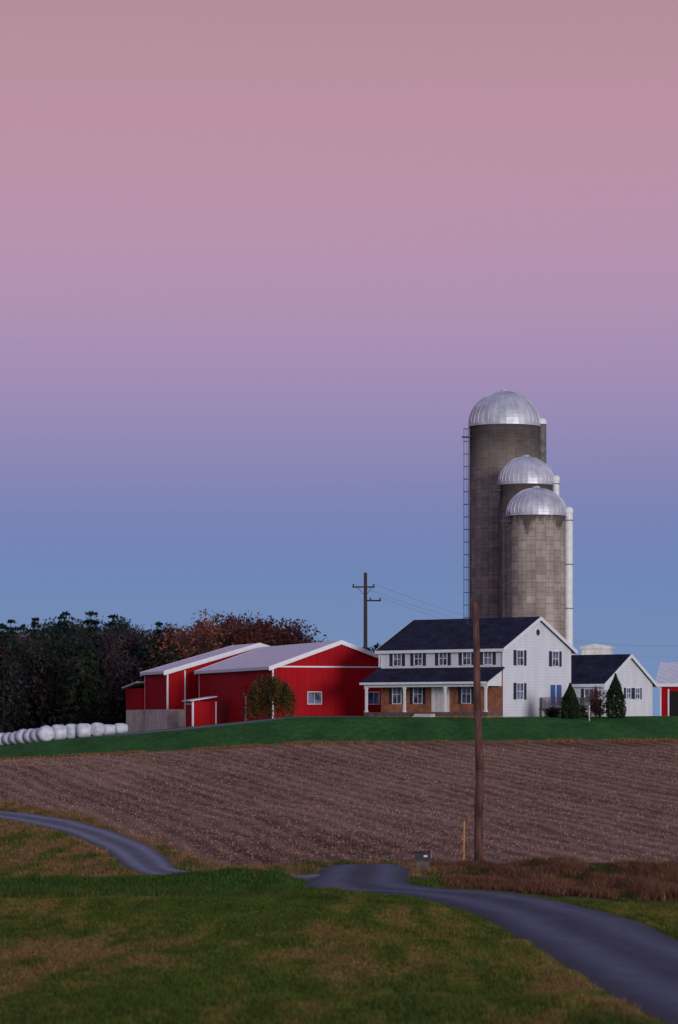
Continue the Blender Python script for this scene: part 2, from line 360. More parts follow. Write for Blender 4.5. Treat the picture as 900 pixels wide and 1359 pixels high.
def loft(name,L,R,mat,off,nc=12,step=.6,jit=.16):
    L=resample(L,step) if len(L)<30 else np.array(L); R=resample(R,step) if len(R)<30 else np.array(R)
    n=max(len(L),len(R))
    def rs(P):
        d=np.r_[0,np.cumsum(np.linalg.norm(np.diff(P,axis=0),axis=1))]; t=np.linspace(0,d[-1],n)
        return np.stack([np.interp(t,d,P[:,0]),np.interp(t,d,P[:,1])],1)
    L=rs(L);R=rs(R)
    t=np.linspace(0,1,nc+1)
    P=L[:,None,:]*(1-t)[None,:,None]+R[:,None,:]*t[None,:,None]
    jl=(fbm(L[:,0]*1.3,L[:,1]*.8,4)-.5)*jit*2
    P[:,0,0]+=jl; P[:,-1,0]+=jl[::-1]
    Zr=H(P[...,0],P[...,1])+off
    Zr[:,0]-=off+.03; Zr[:,-1]-=off+.03
    V=np.concatenate([P,Zr[...,None]],-1).reshape(-1,3)
    ix=np.arange(n*(nc+1)).reshape(n,nc+1); F=np.stack([ix[:-1,:-1],ix[:-1,1:],ix[1:,1:],ix[1:,:-1]],-1).reshape(-1,4)
    return np_mesh(name,V,F,mat,vattr={'lane':np.tile(t*2-1,n)},smooth=True)
loft('asphalt_road',ROAD_L+PATCH_L[1:],ROAD_R+PATCH_R[1:],M_road,.06)
loft('gravel_lane',LE,RE,M_lane,.05)
tl,tr_=lane_edges([(-26,262),(-18.5,257),(-12,256.5),(-7,257.5),(-2,262),(2,266)],[2.6]*6)
loft('farm_track',tl,tr_,M_lane,.05)

# ------------------------------------------------------------------ grass scatter
def blades(name,x,y,h,w,col,nb=4,spread=.06,lean=.5):
    n=len(x); X_=np.repeat(x,nb)+rng.normal(0,spread,n*nb); Y_=np.repeat(y,nb)+rng.normal(0,spread,n*nb)
    z=np.repeat(H(x,y),nb)-.01; hh=np.repeat(h,nb)*rng.uniform(.6,1.2,n*nb); a=rng.uniform(0,2*PI,n*nb)
    dx=np.cos(a)*w*.5; dy=np.sin(a)*w*.5; lx=rng.normal(0,lean,n*nb)*hh; ly=rng.normal(0,lean,n*nb)*hh
    V=np.stack([np.stack([X_-dx,Y_-dy,z],1),np.stack([X_+dx,Y_+dy,z],1),np.stack([X_+lx,Y_+ly,z+hh],1)],1).reshape(-1,3)
    F=np.arange(n*nb*3).reshape(-1,3); tuft=rng.uniform(.6,1.5,(n,1)); c=np.repeat(col*tuft,nb,axis=0)*rng.uniform(.65,1.45,(n*nb,1))
    return np_mesh(name,V,F,M_fol,col=c)
def ptsin(y0,y1,dens,margin=1.3):
    A=.1125*margin*(y1**2-y0**2); n=int(A*dens)
    y=np.sqrt(rng.uniform(y0*y0,y1*y1,n)); x=rng.uniform(-1,1,n)*.1125*margin*y
    return x,y
x,y=ptsin(38,114,65); sr=np.maximum(sdpoly(x,y,ROADPOLY),sdpoly(x,y,LANEPOLY)); sf=sdpoly(x,y,FIELD)
k=(sr<-.05)&(sf<-.3)&~((x>3.6)&(y+.9*(x-9)>101)); x,y=x[k],y[k]
blades('meadow_grass',x,y,.07+.15*fbm(x*.8,y*.3,3)**2,.034,grasscol(x,y)*1.1,5,.05)
x=rng.uniform(-20,0,16000); y=rng.uniform(102,113.5,16000); k=(sdpoly(x,y,ROADPOLY)<-.2)&(sdpoly(x,y,LANEPOLY)<-.2); x,y=x[k],y[k]
blades('bank_grass',x,y,.10+.25*fbm(x*.9,y*.6,3)**1.5,.04,grasscol(x,y),4,.09)
x,y=ptsin(113,230,18); sf=sdpoly(x,y,FIELD); sr=np.maximum(sdpoly(x,y,ROADPOLY),sdpoly(x,y,LANEPOLY)); k=(sr<-.1)&(sf<.2)&(x<4); x,y=x[k],y[k]
blades('rough_grass',x,y,.08+.2*fbm(x*.7,y*.3,3),.05,grasscol(x,y),4,.12)
x=rng.uniform(3.9,24,60000); y=rng.uniform(92,130,60000); sf=sdpoly(x,y,FIELD); sr=sdpoly(x,y,ROADPOLY)
n_=fbm(x*.9,y*.35,3); thin=sstep(3.8,7,x); k=(sr<-.7)&(sf<.5)&(y+.9*(x-9)>103+7*(n_-.5))&(rng.random(len(x))<.35+.65*thin); x,y,n_=x[k],y[k],n_[k]
mixr=rng.random((len(x),1)); cw=np.array([.15,.066,.040])*(1-mixr)+np.array([.28,.165,.09])*mixr**1.5; cw=np.where(n_[:,None]<.40,np.array([.075,.10,.028]),cw)
blades('dry_weeds',x,y,.10+.75*np.clip(n_-.3,0,1)*(.4+.6*sstep(4.5,9,x)),.035,cw,5,.12,.4)
x=rng.uniform(-34,34,15000); y=rng.uniform(228,241,15000); sf=sdpoly(x,y,FIELD); k=(np.abs(sf)<1.0)&(fbm(x*.4,y*.1,3)>.42); x,y=x[k],y[k]
blades('verge_grass',x,y,np.full(len(x),.22),.08,np.tile(np.array([[.28,.155,.07]]),(len(x),1)),4,.15)
x,y=ptsin(124,232,6); sf=sdpoly(x,y,FIELD); k=sf>.3; x,y=x[k],y[k]
blades('crop_stubble',x,y,np.full(len(x),.10),.045,np.tile(np.array([[.38,.26,.18]]),(len(x),1)),3,.10,.8)

# ------------------------------------------------------------------ building helpers
def wb(b,side,off,a0,a1,d0,d1,z0,z1):
    if side=='f': b.box(a0,a1,off-d1,off-d0,z0,z1)
    else: b.box(off+d0,off+d1,a0,a1,z0,z1)
def window(parent,side,off,a,z0,z1,w,shut=0,nx_=2,nz_=2,nm='window'):
    fr=B();gl=B()
    wb(gl,side,off,a-w/2,a+w/2,.004,.02,z0,z1)
    t=.07
    wb(fr,side,off,a-w/2-t,a-w/2,.003,.07,z0-t,z1+t); wb(fr,side,off,a+w/2,a+w/2+t,.003,.07,z0-t,z1+t)
    wb(fr,side,off,a-w/2,a+w/2,.003,.07,z1,z1+t); wb(fr,side,off,a-w/2,a+w/2,.003,.10,z0-t,z0)
    for i in range(1,nx_): wb(fr,side,off,a-w/2+w*i/nx_-.018,a-w/2+w*i/nx_+.018,.021,.045,z0,z1)
    for i in range(1,nz_): wb(fr,side,off,a-w/2,a+w/2,.022,.05,z0+(z1-z0)*i/nz_-.025,z0+(z1-z0)*i/nz_+.025)
    fr.make(nm+'_frame',M_trim,parent); gl.make(nm+'_glass',M_glass,parent)
    if shut:
        s=B()
        for q in (-1,1):
            c=a+q*(w/2+t+shut/2+.01)
            wb(s,side,off,c-shut/2,c+shut/2,.003,.05,z0-.05,z1+.05)
            for i in range(6):
                zz=z0+(z1-z0)*(i+.5)/6; wb(s,side,off,c-shut/2+.03,c+shut/2-.03,.051,.065,zz-.03,zz+.03)
        s.make('shutters',M_shutter,parent)
def gwalls(b,x0,x1,W,h,A,zb=0):
    b.poly([(x0,0,zb),(x1,0,zb),(x1,0,h),(x0,0,h)]); b.poly([(x1,W,zb),(x0,W,zb),(x0,W,h),(x1,W,h)])
    b.poly([(x1,0,zb),(x1,W,zb),(x1,W,h),(x1,W/2,A),(x1,0,h)]); b.poly([(x0,W,zb),(x0,0,zb),(x0,0,h),(x0,W/2,A),(x0,W,h)])
def groof(parent,x0,x1,W,h,A,o,ox,mat,trim=M_trim,t=.12,rake=.24):
    r=B(); r.vsec(x0-ox,x1+ox,W,o,h,A,.01,.01+t); r.make('roof',mat,parent)
    tr=B()
    for xa in (x1+ox+.003,x0-ox-.043): tr.vsec(xa,xa+.04,W,o+.03,h,A,.05-rake,.05+t-.02)
    sl=(A-h)/(W/2); e=h-sl*o
    for ya in (-o-.045,W+o+.005): tr.box(x0-ox+.005,x1+ox-.005,ya,ya+.04,e-.16,e+.10)
    tr.make('roof_trim',trim,parent)

# ------------------------------------------------------------------ farmhouse
R38=math.radians(-38); R72=math.radians(-72)
hs=empty('farmhouse',(14.17,260,.62),R38)
L,W,h,A=13.2,10.5,5.95,8.6
b=B(); gwalls(b,-L,0,W,h,A,-.0); b.make('siding_walls',M_white,hs)
b=B(); b.box(-L+.02,-.02,.02,W-.02,-1.6,-.003); b.make('foundation',M_block,hs)
b=B(); b.box(-L,-.0,-.06,-.003,.02,4.2); b.make('brick_front',M_brick,hs)
groof(hs,-L,0,W,h,A,.45,.35,M_roofd)
b=B()
for xx in (-L-.03,-.09): b.box(xx,xx+.12,-.09,-.062,4.3,h-.2)
b.box(.003,.03,-.06,.1,0,h-.1); b.box(.003,.03,W-.12,W,0,h-.1); b.make('corner_boards',M_trim,hs)
for t in (1.6,3.85,6.4,9.1,11.4): window(hs,'f',0,-t,4.5,5.65,.82,.34)
for t in (3.85,9.1,11.4): window(hs,'f',-.06,-t,1.15,2.75,.9,.3)
for s_ in (2.5,8.0): window(hs,'g',0,s_,4.45,5.7,.95,.42)
window(hs,'g',0,2.5,1.5,2.85,.95,.42)
b=B(); b.box(-7.15,-6.15,-.10,-.065,.38,2.6)
for zz in (.55,1.5): 
    for xx in (-7.05,-6.6): b.box(xx,xx+.35,-.115,-.101,zz,zz+.75)
b.make('front_door',M_door,hs)
b=B(); b.box(-7.6,-7.2,-.11,-.064,.38,2.7); b.box(-6.1,-5.7,-.11,-.064,.38,2.7); b.box(-7.6,-5.7,-.12,-.066,2.72,2.85); b.make('door_surround',M_trim,hs)
b=B(); b.box(.004,.03,7.1,9.0,.78,2.85); b.make('patio_door_glass',simple('blue_door_glass',(.05,.13,.36),.2,spec=.4),hs)
b=B()
for a_ in (7.0,7.97,8.94): b.box(.031,.08,a_,a_+.13,.78,2.95)
for a_,c_ in ((7.135,7.965),(8.105,8.935)): b.box(.031,.078,a_,c_,2.78,2.95); b.box(.031,.078,a_,c_,.78,.95)
b.make('patio_door_frame',M_trim,hs)
b=B(); b.tube((.003,W/2,7.35),(.05,W/2,7.35),.28,.28,12); b.make('gable_vent',M_shutter,hs)
b=B(); b.lathe([(.30,0),(.36,0),(.36,.06),(.30,.06),(.30,0)],16); o_=b.make('gable_vent_ring',M_trim,hs); o_.rotation_euler=(0,PI/2,0); o_.location=(.003,W/2,7.35)
PD=2.3
b=B(); b.box(-L-.2,.0,-PD,-.065,.05,.36); b.make('porch_floor',M_deck,hs)
b=B(); b.box(-L-.15,-.05,-PD+.05,-.07,-1.4,.047); b.make('porch_base',M_brick,hs)
b=B(); x0,x1=-L-.35,.15; b.hexa([(x0,-PD-.4,2.86),(x1,-PD-.4,2.86),(x1,-.003,4.12),(x0,-.003,4.12)],[(x0,-PD-.4,2.98),(x1,-PD-.4,2.98),(x1,-.003,4.26),(x0,-.003,4.26)]); b.make('porch_roof',M_roofd,hs)
b=B(); b.box(x0,x1,-PD-.45,-PD-.405,2.78,2.97); b.box(x0+.2,x1-.2,-PD,-PD+.18,2.55,2.86)
for xx in (x0+.25,x1-.37): b.hexa([(xx,-PD+.183,2.6),(xx+.1,-PD+.183,2.6),(xx+.1,-.07,2.6),(xx,-.07,2.6)],[(xx,-PD+.183,2.95),(xx+.1,-PD+.183,2.95),(xx+.1,-.07,4.05),(xx,-.07,4.05)])
b.make('porch_beam',M_trim,hs)
for xx in (-L+.0,-9.0,-4.6,-.3):
    b=B(); b.box(xx-.09,xx+.09,-PD+.02,-PD+.2,.5,2.4); b.box(xx-.13,xx+.13,-PD-.02,-PD+.24,.361,.5); b.box(xx-.13,xx+.13,-PD-.02,-PD+.24,2.4,2.548); b.make('porch_post',M_post,hs)
b=B(); b.box(-7.6,-5.6,-PD-.35,-PD-.003,-1.0,.2); b.box(-7.6,-5.6,-PD-.7,-PD-.353,-1.0,.03); b.make('porch_steps',M_block,hs)
b=B(); b.box(.1,3.0,5.4,10.2,.60,.72)
for xx in (.2,1.6,2.9):
    for yy in (5.5,7.8,10.1): 
        if xx>.3 or yy!=7.8: b.box(xx-.06,xx+.06,yy-.06,yy+.06,-1.2,1.65 if (xx>2.5 or yy!=7.8) else .59)
b.box(2.86,2.94,5.56,10.04,1.58,1.64); b.box(2.86,2.94,5.56,10.04,.85,.9); b.box(.26,2.84,5.46,5.54,1.58,1.64); b.box(.26,2.84,10.06,10.14,1.58,1.64)
for i in range(30): b.box(2.88,2.92,5.65+i*.148,5.69+i*.148,.9,1.58)
for i in range(17): b.box(.35+i*.15,.39+i*.15,5.48,5.52,.73,1.58)
b.make('deck',M_deck,hs)
b=B(); b.tube((-5,6.8,8.0),(-5,6.8,8.7),.06,.06,8); b.tube((-L-.1,-.2,4.4),(-L-.1,-.2,5.7),.05,.05,8); b.make('vent_pipe',M_trim,hs)

# ------------------------------------------------------------------ garage wing
gr=empty('white_garage',(23.6,268,.65),R38)
L,W,h,A=9,8,3.0,5.45
b=B(); gwalls(b,-L,0,W,h,A,-.3); b.make('siding_walls',M_white,gr); b=B(); b.box(-L+.02,-.02,.02,W-.02,-1.5,-.303); b.make('foundation',M_block,gr)
groof(gr,-L,0,W,h,A,.4,.3,M_roofd)
window(gr,'g',0,3.9,1.6,2.5,.7,.28); window(gr,'g',0,5.4,1.6,2.5,.7,.28); window(gr,'f',0,-1.6,1.2,2.4,.9,.3)

# ------------------------------------------------------------------ red barn (main)
def bbase(p,x0,x1,y0,y1,zt=-.003):
    b=B(); b.box(x0,x1,y0,y1,-2.4,zt); b.make('foundation',M_block,p)
bn=empty('red_barn',(-6.05,275,.35),R72)
L,W,h,A=25.3,13.0,4.85,7.15
b=B(); gwalls(b,-L,0,W,h,A,-.5); b.make('walls',M_red,bn); bbase(bn,-L+.03,-.03,.03,W-.03,-.503)
groof(bn,-L,0,W,h,A,.4,.3,M_roofw,rake=.3)
b=B(); b.box(.003,.06,-.03,W+.03,h-.08,h+.05)
for yy in (-.06,W-.1): b.box(.003,.05,yy,yy+.14,-.4,h-.09)
b.box(-.1,.0,-.05,-.003,-.4,h-.2); b.box(-L,-L+.15,-.05,-.003,-.4,h-.2); b.make('trim',M_trim,bn)
window(bn,'g',0,4.0,1.45,2.5,1.25,0,2,1); window(bn,'g',0,9.7,1.45,2.5,1.0,0,2,1)
b=B(); b.box(-12.4,-8.6,-.09,-.004,-.3,3.2); b.make('sliding_door',M_red,bn)
b=B(); b.box(-8.58,-8.42,-.13,-.006,-.3,2.2); b.make('door_trim',M_trim,bn)

# ------------------------------------------------------------------ rear red barn with lean-to
b2=empty('red_bank_barn',(-17.1,300,.2),R72)
L,W,h,A=9,19,5.0,7.75
b=B(); gwalls(b,-L,0,W,h,A,1.2); b.make('walls',M_red,b2); bbase(b2,-L+.0,-.0,.0,W-.0,1.197)
groof(b2,-L,0,W,h,A,.4,.3,M_roofw,rake=.35)
b=B()
for yy in (-.03,1.75,): b.box(.003,.06,yy,yy+.14,1.2,h-.1+.1*yy)
b.box(-.14,0,-.05,-.003,1.2,h-.2); b.box(-L,-L+.14,-.05,-.003,1.2,h-.2); b.make('trim',M_trim,b2)
b=B(); x0,x1=-L-6,-L-.003; b.box(x0,x1,-.5,8,1.2,3.4); b.make('leanto_walls',M_red,b2)
b=B(); b.box(x0+.02,x1,-.48,7.9,-2.4,1.195); b.make('leanto_foundation',M_block,b2)
b=B(); b.hexa([(x0-.3,-.9,3.42),(x1-.0,-.9,3.95),(x1,8.2,3.95),(x0-.3,8.2,3.42)],[(x0-.3,-.9,3.55),(x1,-.9,4.08),(x1,8.2,4.08),(x0-.3,8.2,3.55)]); b.make('leanto_roof',M_roofw,b2)
en=empty('red_entry_shed',(-14.0,288,-.1),R72)
b=B(); b.box(-2.6,0,0,2.4,-1.4,2.2); b.make('walls',M_red,en)
b=B(); b.hexa([(-2.8,-.3,2.2),(.25,-.3,2.2),(.25,2.4,2.62),(-2.8,2.4,2.62)],[(-2.8,-.3,2.3),(.25,-.3,2.3),(.25,2.4,2.72),(-2.8,2.4,2.72)]); b.make('roof',M_roofw,en)
b=B(); b.box(.003,.05,.0,.12,-1.2,2.18); b.box(.003,.05,2.26,2.38,-1.2,2.18); b.box(-.12,0,-.05,-.003,-1.2,2.15); b.box(-2.6,-2.48,-.05,-.003,-1.2,2.15); b.box(-2.4,-.2,-.05,-.003,1.9,2.02); b.make('trim',M_trim,en)

# ------------------------------------------------------------------ far right machinery barn + metal shed
mb=empty('red_machine_shed',(30.9,290,.5),math.radians(-12))
L,W,h,A=24,9,3.4,5.35
b=B(); gwalls(b,0,L,W,h,A,-1.5); b.make('walls',M_red,mb); groof(mb,0,L,W,h,A,.5,.4,M_roofw)
b=B(); b.box(.9,3.2,-.03,-.004,-.5,2.6); b.box(5,8,-.03,-.004,-.5,2.6); b.make('bay_opening',M_dark,mb)
b=B(); b.box(.74,.88,-.08,-.003,-.5,2.8); b.box(3.22,3.36,-.08,-.003,-.5,2.8); b.box(0,.12,-.06,-.003,-.5,h-.2); b.make('trim',M_trim,mb)
ms=empty('metal_feed_shed',(23.0,286,.5),math.radians(-12))
b=B(); b.box(0,2.75,0,2.4,-1,6.55)
for i in range(12): b.box(.1+i*.23,.16+i*.23,-.03,-.002,-1,6.5)
M_sheet=simple('bright_sheet_metal',(.93,.95,.97),.3,.1,.2,2,.7)
b.make('walls',M_sheet,ms)
b=B(); b.hexa([(-.1,-.15,6.56),(1.3,-.15,6.56),(1.3,2.5,6.56),(-.1,2.5,6.56)],[(-.1,-.15,6.75),(1.3,-.15,7.05),(1.3,2.5,7.05),(-.1,2.5,6.75)])
b.hexa([(1.303,-.15,6.56),(2.85,-.15,6.56),(2.85,2.5,6.56),(1.303,2.5,6.56)],[(1.303,-.15,7.05),(2.85,-.15,6.8),(2.85,2.5,6.8),(1.303,2.5,7.05)]); b.make('roof',M_sheet,ms)

# ------------------------------------------------------------------ silos
M_hoop=simple('hoop_steel',(.19,.18,.18),.7,.2); M_lad=simple('ladder_steel',(.09,.09,.10),.6,.3); M_band=simple('chute_band',(.15,.2,.17),.6)
def silo(x,y,r,ztop,domeh,base,top,chr_,chang,chtop,chmat,ladang,ladtop):
    z0=.5; e=empty('silo',(x,y,z0)); hgt=ztop-z0
    b=B(); b.lathe([(r,-1.5),(r,hgt)],72); b.make('stave_wall',silom('silo_staves',r,base,(hgt-top,hgt-top*.3)),e,smooth=True)
    b=B(); z=.5
    while z<hgt-.1:
        b.lathe([(r+.002,z-.012),(r+.022,z-.012),(r+.022,z+.012),(r+.002,z+.012)],72)
        z+=.65 if z<hgt*.5 else .98
    b.make('steel_hoops',M_hoop,e)
    b=B(); ng=36; nr=14
    prof=[]
    for i in range(nr+1):
        t=i/nr*PI/2; prof.append(((r+.12)*math.cos(t)*.999+.001,hgt+.15+domeh*math.sin(t)))
    prof=[(r+.14,hgt-.12),(r+.14,hgt+.13)]+prof
    b.lathe(prof,ng); b.make('dome_roof',M_dome,e)
    b=B()
    for g in range(ng):
        a=2*PI*g/ng; pp=[Vector((rr*math.cos(a),rr*math.sin(a),zz)) for rr,zz in prof[2:]]
        for p,q in zip(pp[:-1],pp[1:]): b.tube(p,q,.03,.03,4,False)
    b.tube((0,0,hgt+.1+domeh),(0,0,hgt+.3+domeh),.4,.3,16); b.make('dome_ribs',M_dome,e)
    cx=(r+chr_*.7)*math.cos(chang); cy=(r+chr_*.7)*math.sin(chang); ct=chtop-z0
    b=B(); b.lathe([(chr_,-1.5),(chr_,ct)],20,cx,cy); b.make('chute',chmat,e,smooth=True)
    b=B(); b.lathe([(chr_+.05,ct-.1),(chr_+.05,ct+.1)]+[((chr_+.05)*math.cos(t)+.002,ct+.1+chr_*math.sin(t)) for t in np.linspace(.1,PI/2,6)],20,cx,cy); b.make('chute_cap',M_chw,e,smooth=True)
    b=B(); z=2
    while z<ct: b.lathe([(chr_+.003,z-.05),(chr_+.03,z-.05),(chr_+.03,z+.05),(chr_+.003,z+.05)],20,cx,cy); z+=4.1
    b.make('chute_bands',M_band,e)
    b=B(); lt=ladtop-z0; dr=Vector((math.cos(ladang),math.sin(ladang),0)); tg=Vector((-dr.y,dr.x,0)); base_=dr*(r+.12)
    for q in (-.22,.22): b.tube(base_+tg*q+Vector((0,0,0)),base_+tg*q+Vector((0,0,lt)),.03,.03,5)
    z=.3
    while z<lt: b.tube(base_-tg*.22+Vector((0,0,z)),base_+tg*.22+Vector((0,0,z)),.02,.02,4); z+=.35
    z=2.5
    while z<=lt:
        pts=[base_+tg*(.36*math.cos(t))+dr*(.05+.55*math.sin(t))+Vector((0,0,z)) for t in np.linspace(0,PI,8)]
        for p,q in zip(pts[:-1],pts[1:]): b.tube(p,q,.028,.028,4)
        z+=1.25
    for t in np.linspace(.3,PI-.3,4):
        o=base_+tg*(.36*math.cos(t))+dr*(.05+.55*math.sin(t)); b.tube(o+Vector((0,0,2.5)),o+Vector((0,0,lt)),.02,.02,4)
    o=base_+dr*.3; b.box(o.x-.45,o.x+.45,o.y-.45,o.y+.45,lt-.9,lt-.82)
    b.tube(base_+Vector((0,0,lt)),dr*(r-.2)+Vector((0,0,lt+.8)),.05,.05,5)
    b.make('caged_ladder',M_lad,e)
    return e
M_chw=simple('chute_white',(.82,.86,.86),.45,0,.1,2); M_chg=simple('chute_weathered',(.17,.155,.16),.7,.1,.4,2)
silo(16.46,300,3.45,29.6,3.3,(.345,.305,.275),5.0,.45,math.radians(5),29.9,M_chg,math.radians(190),29.3)
silo(18.0,290,2.6,23.0,2.5,(.28,.252,.235),3.0,.36,math.radians(-8),23.4,M_chw,math.radians(195),23.2)
silo(18.4,281,2.72,19.4,2.4,(.40,.362,.33),1.1,.40,math.radians(-5),19.7,M_chw,math.radians(200),19.6)

# ------------------------------------------------------------------ utility poles and wires
def wire(b,p,q,sag,r=.009,n=18):
    p=Vector(p);q=Vector(q); pts=[]
    for i in range(n+1):
        t=i/n; c=p.lerp(q,t); c.z-=sag*4*t*(1-t); pts.append(c)
    for a,c in zip(pts[:-1],pts[1:]): b.tube(a,c,r,r,4,False)
def bigpole(x,y,ztop):
    z0=Hs(x,y)-.5; e=empty('utility_pole',(x,y,0))
    b=B(); b.tube((0,0,z0),(0,0,ztop),.24,.17,10)
    b.make('pole',M_wood,e)
    b=B(); b.box(-1.35,.95,-.08,.08,ztop-1.55,ztop-1.4); b.box(.15,1.6,-.08,.08,ztop-2.95,ztop-2.8); b.tube((-.9,-.05,ztop-1.5),(0,-.05,ztop-2.4),.03,.03,4); b.tube((.7,-.05,ztop-1.5),(0,-.05,ztop-2.4),.03,.03,4)
    b.make('crossarms',M_wood,e)
    b=B()
    for xx,zz in ((-1.25,-1.4),(.85,-1.4),(1.5,-2.8),(.5,-2.8)): b.lathe([(.03,ztop+zz),(.09,ztop+zz+.06),(.05,ztop+zz+.12),(.08,ztop+zz+.18),(.01,ztop+zz+.26)],8,xx,0)
    b.make('insulators',M_shutter,e); return e
bigpole(2.72,310,15.5); bigpole(52,390,12.0)
b=B()
for (dx,dz) in ((-1.25,-1.15),(.85,-1.15),(1.5,-2.5)): wire(b,(2.72+dx,310,15.5+dz),(52+dx,390,12.0+dz),3.0)
b.make('power_lines',M_wire)
zb=Hs(5.9,127); e=empty('wooden_utility_pole',(5.9,127,zb))
b=B(); pts=[(0,0,-.4,.20),(-.02,0,2,.185),(.03,0,4,.172),(-.07,0,6.5,.158),(-.10,0,9,.145),(-.17,0,11.05,.125)]
for p,q in zip(pts[:-1],pts[1:]): b.tube(p[:3],q[:3],p[3],q[3],14)
def barkm():
    m,nt,bs=newmat('creosote_wood'); v=objv(nt)
    o,f=noisecol(nt,mapv(nt,v,(6,6,.8)),(.03,.016,.016),(.20,.085,.062),1.5,8,.32,.7); nt.links.new(o,bs.inputs['Base Color']); bs.inputs['Roughness'].default_value=.9; bump(nt,bs,f,.6,.03); return m
b.make('pole',barkm(),e,smooth=True)
b=B(); b.tube((-.14,0,10),(-.5,-.05,10.15),.03,.03,6); b.lathe([(.03,10.12),(.08,10.16),(.05,10.24),(.07,10.3),(.01,10.36)],8,-.5,-.05); b.tube((-.1,-.17,.2),(-.25,-.15,10.6),.012,.012,4); b.make('hardware',M_shutter,e)
e=empty('marker_post',(5.28,127.6,Hs(5.28,127.6)))
b=B(); b.tube((0,0,-.2),(.02,0,1.7),.034,.03,8); b.lathe([(.048,1.7),(.048,1.78),(.002,1.82)],8,.02,0); b.tube((0,0,-.2),(0,0,-.05),.06,.06,8); b.make('post',simple('marker_yellow',(.62,.33,.05),.6),e)
e=empty('mailbox',(3.22,115.5,Hs(3.22,115.5)))
b=B(); b.box(-.05,.05,-.05,.05,-.2,.72); b.box(-.26,.26,-.04,.04,.72,.79); b.make('post',M_wood,e)
b=B(); prof=[(-.13,.80),(.13,.80),(.13,.98)]+[(.13*math.cos(t),.98+.13*math.sin(t)) for t in np.linspace(.3,PI-.3,7)]+[(-.13,.98)]
v0=[(-.30,a,z) for a,z in prof]; v1=[(.30,a,z) for a,z in prof]; m=len(prof); b.v=v0+v1; b.f=[tuple(range(m))[::-1],tuple(range(m,2*m))]+[(i,(i+1)%m,m+(i+1)%m,m+i) for i in range(m)]
b.make('box',simple('mailbox_black',(.03,.03,.035),.45),e)
b=B(); b.box(.02,.16,-.137,-.132,.88,.95); b.box(.305,.315,-.09,.09,.84,1.0); b.make('number_plate',M_trim,e)
b=B(); b.box(.1,.12,-.15,-.138,.95,1.18); b.box(.12,.18,-.15,-.138,1.12,1.18); b.make('flag',simple('flag_red',(.4,.03,.02),.5),e)
b=B(); b.box(-.24,.24,-.10,.10,.50,.52); b.box(-.24,.24,-.10,-.085,.52,.68); b.box(-.24,.24,.085,.10,.52,.68); b.box(-.24,.24,-.10,.10,.68,.70); b.make('newspaper_tube',M_deck,e)
e=empty('lawn_stake',(21.1,254,Hs(21.1,254))); b=B(); b.tube((0,0,-.2),(0,0,1.15),.035,.03,8); b.lathe([(.06,1.15),(.06,1.25),(.005,1.3)],8); b.make('stake',M_post,e)

# ------------------------------------------------------------------ wrapped bales
def balem():
    m,nt,bs=newmat('bale_wrap'); v=objv(nt); o,f=noisecol(nt,v,(.50,.53,.62),(.76,.80,.90),2.2,6); nt.links.new(o,bs.inputs['Base Color']); bs.inputs['Roughness'].default_value=.45; bump(nt,bs,f,1.0,.10); return m
M_bale=balem()
def bale(x,y,ang,r=.68,w=1.25):
    b=B(); seg=28
    prof=[(.002,-w/2+.03),(r*.5,-w/2),(r*.8,-w/2+.04),(r*.93,-w/2+.14),(r,-w/2+.3),(r*1.01,0),(r,w/2-.3),(r*.93,w/2-.14),(r*.8,w/2-.04),(r*.5,w/2),(.002,w/2-.03)]
    b.lathe(prof,seg)
    b.v=[(vx*(1+random.uniform(-.03,.03)),vy*(1+random.uniform(-.03,.03)),vz) for vx,vy,vz in b.v]
    o=b.make('wrapped_bale',M_bale,None,True)
    o.rotation_euler=(PI/2,0,ang-PI/2); o.scale=(1,.95,1); o.location=(x,y,Hs(x,y)+r*.90)
d=math.atan2(-7.5,6.0)
for i in range(8):
    t=i/7; bale(-31.0+5.3*t+random.uniform(-.04,.04),271.5-6.8*t,d+random.uniform(-.12,.12)-.1,(.60+.12*t)*random.uniform(.95,1.06),.86)
for i,(xx,yy,aa) in enumerate([(-24.9,267.6,.5),(-23.8,268.4,.9),(-22.65,267.6,.2),(-21.6,269.5,1.1)]): bale(xx,yy,aa,.74-.03*i,1.25)
for xx,yy,aa in [(-20.8,272,.1),(-19.8,273.2,.6)]: bale(xx,yy,aa,.50,1.25)

# ------------------------------------------------------------------ trees
class T:
    def __init__(s): s.V=[];s.F=[];s.C=[];s.n=0
    def quads(s,V,C):
        k=len(V)//4; s.V.append(V); s.F.append(np.arange(k*4).reshape(-1,4)+s.n); s.C.append(C); s.n+=len(V)
    def leaves(s,c,size,col,asp=.6,up=0):
        n=len(c); a=rng.normal(size=(n,3)); a[:,2]+=up; a/=np.linalg.norm(a,axis=1)[:,None]; q=rng.normal(size=(n,3)); bb=np.cross(a,q); bb/=np.linalg.norm(bb,axis=1)[:,None]
        sz=(size*rng.uniform(.6,1.4,n))[:,None]; a=a*sz; bb=bb*sz*asp
        V=np.stack([c-a,c-bb*.9+a*.1,c+a,c+bb],1).reshape(-1,3); s.quads(V,col)
    def tube(s,p,q,r0,r1,col,seg=6):
        p=np.array(p,float);q=np.array(q,float); d=q-p; d/=np.linalg.norm(d)+1e-9; a=np.cross(d,[0.3,.9,.1]); a/=np.linalg.norm(a); bb=np.cross(d,a)
        t=np.arange(seg+1)*2*PI/seg; ring=lambda c,r: c+r*(np.cos(t)[:,None]*a+np.sin(t)[:,None]*bb)
        A_=ring(p,r0);B_=ring(q,r1); V=np.stack([A_[:-1],A_[1:],B_[1:],B_[:-1]],1).reshape(-1,3); s.quads(V,np.tile(np.array(col)[None],(seg,1)))
    def make(s,name): return np_mesh(name,np.concatenate(s.V),np.concatenate(s.F),M_fol,col=np.concatenate(s.C))
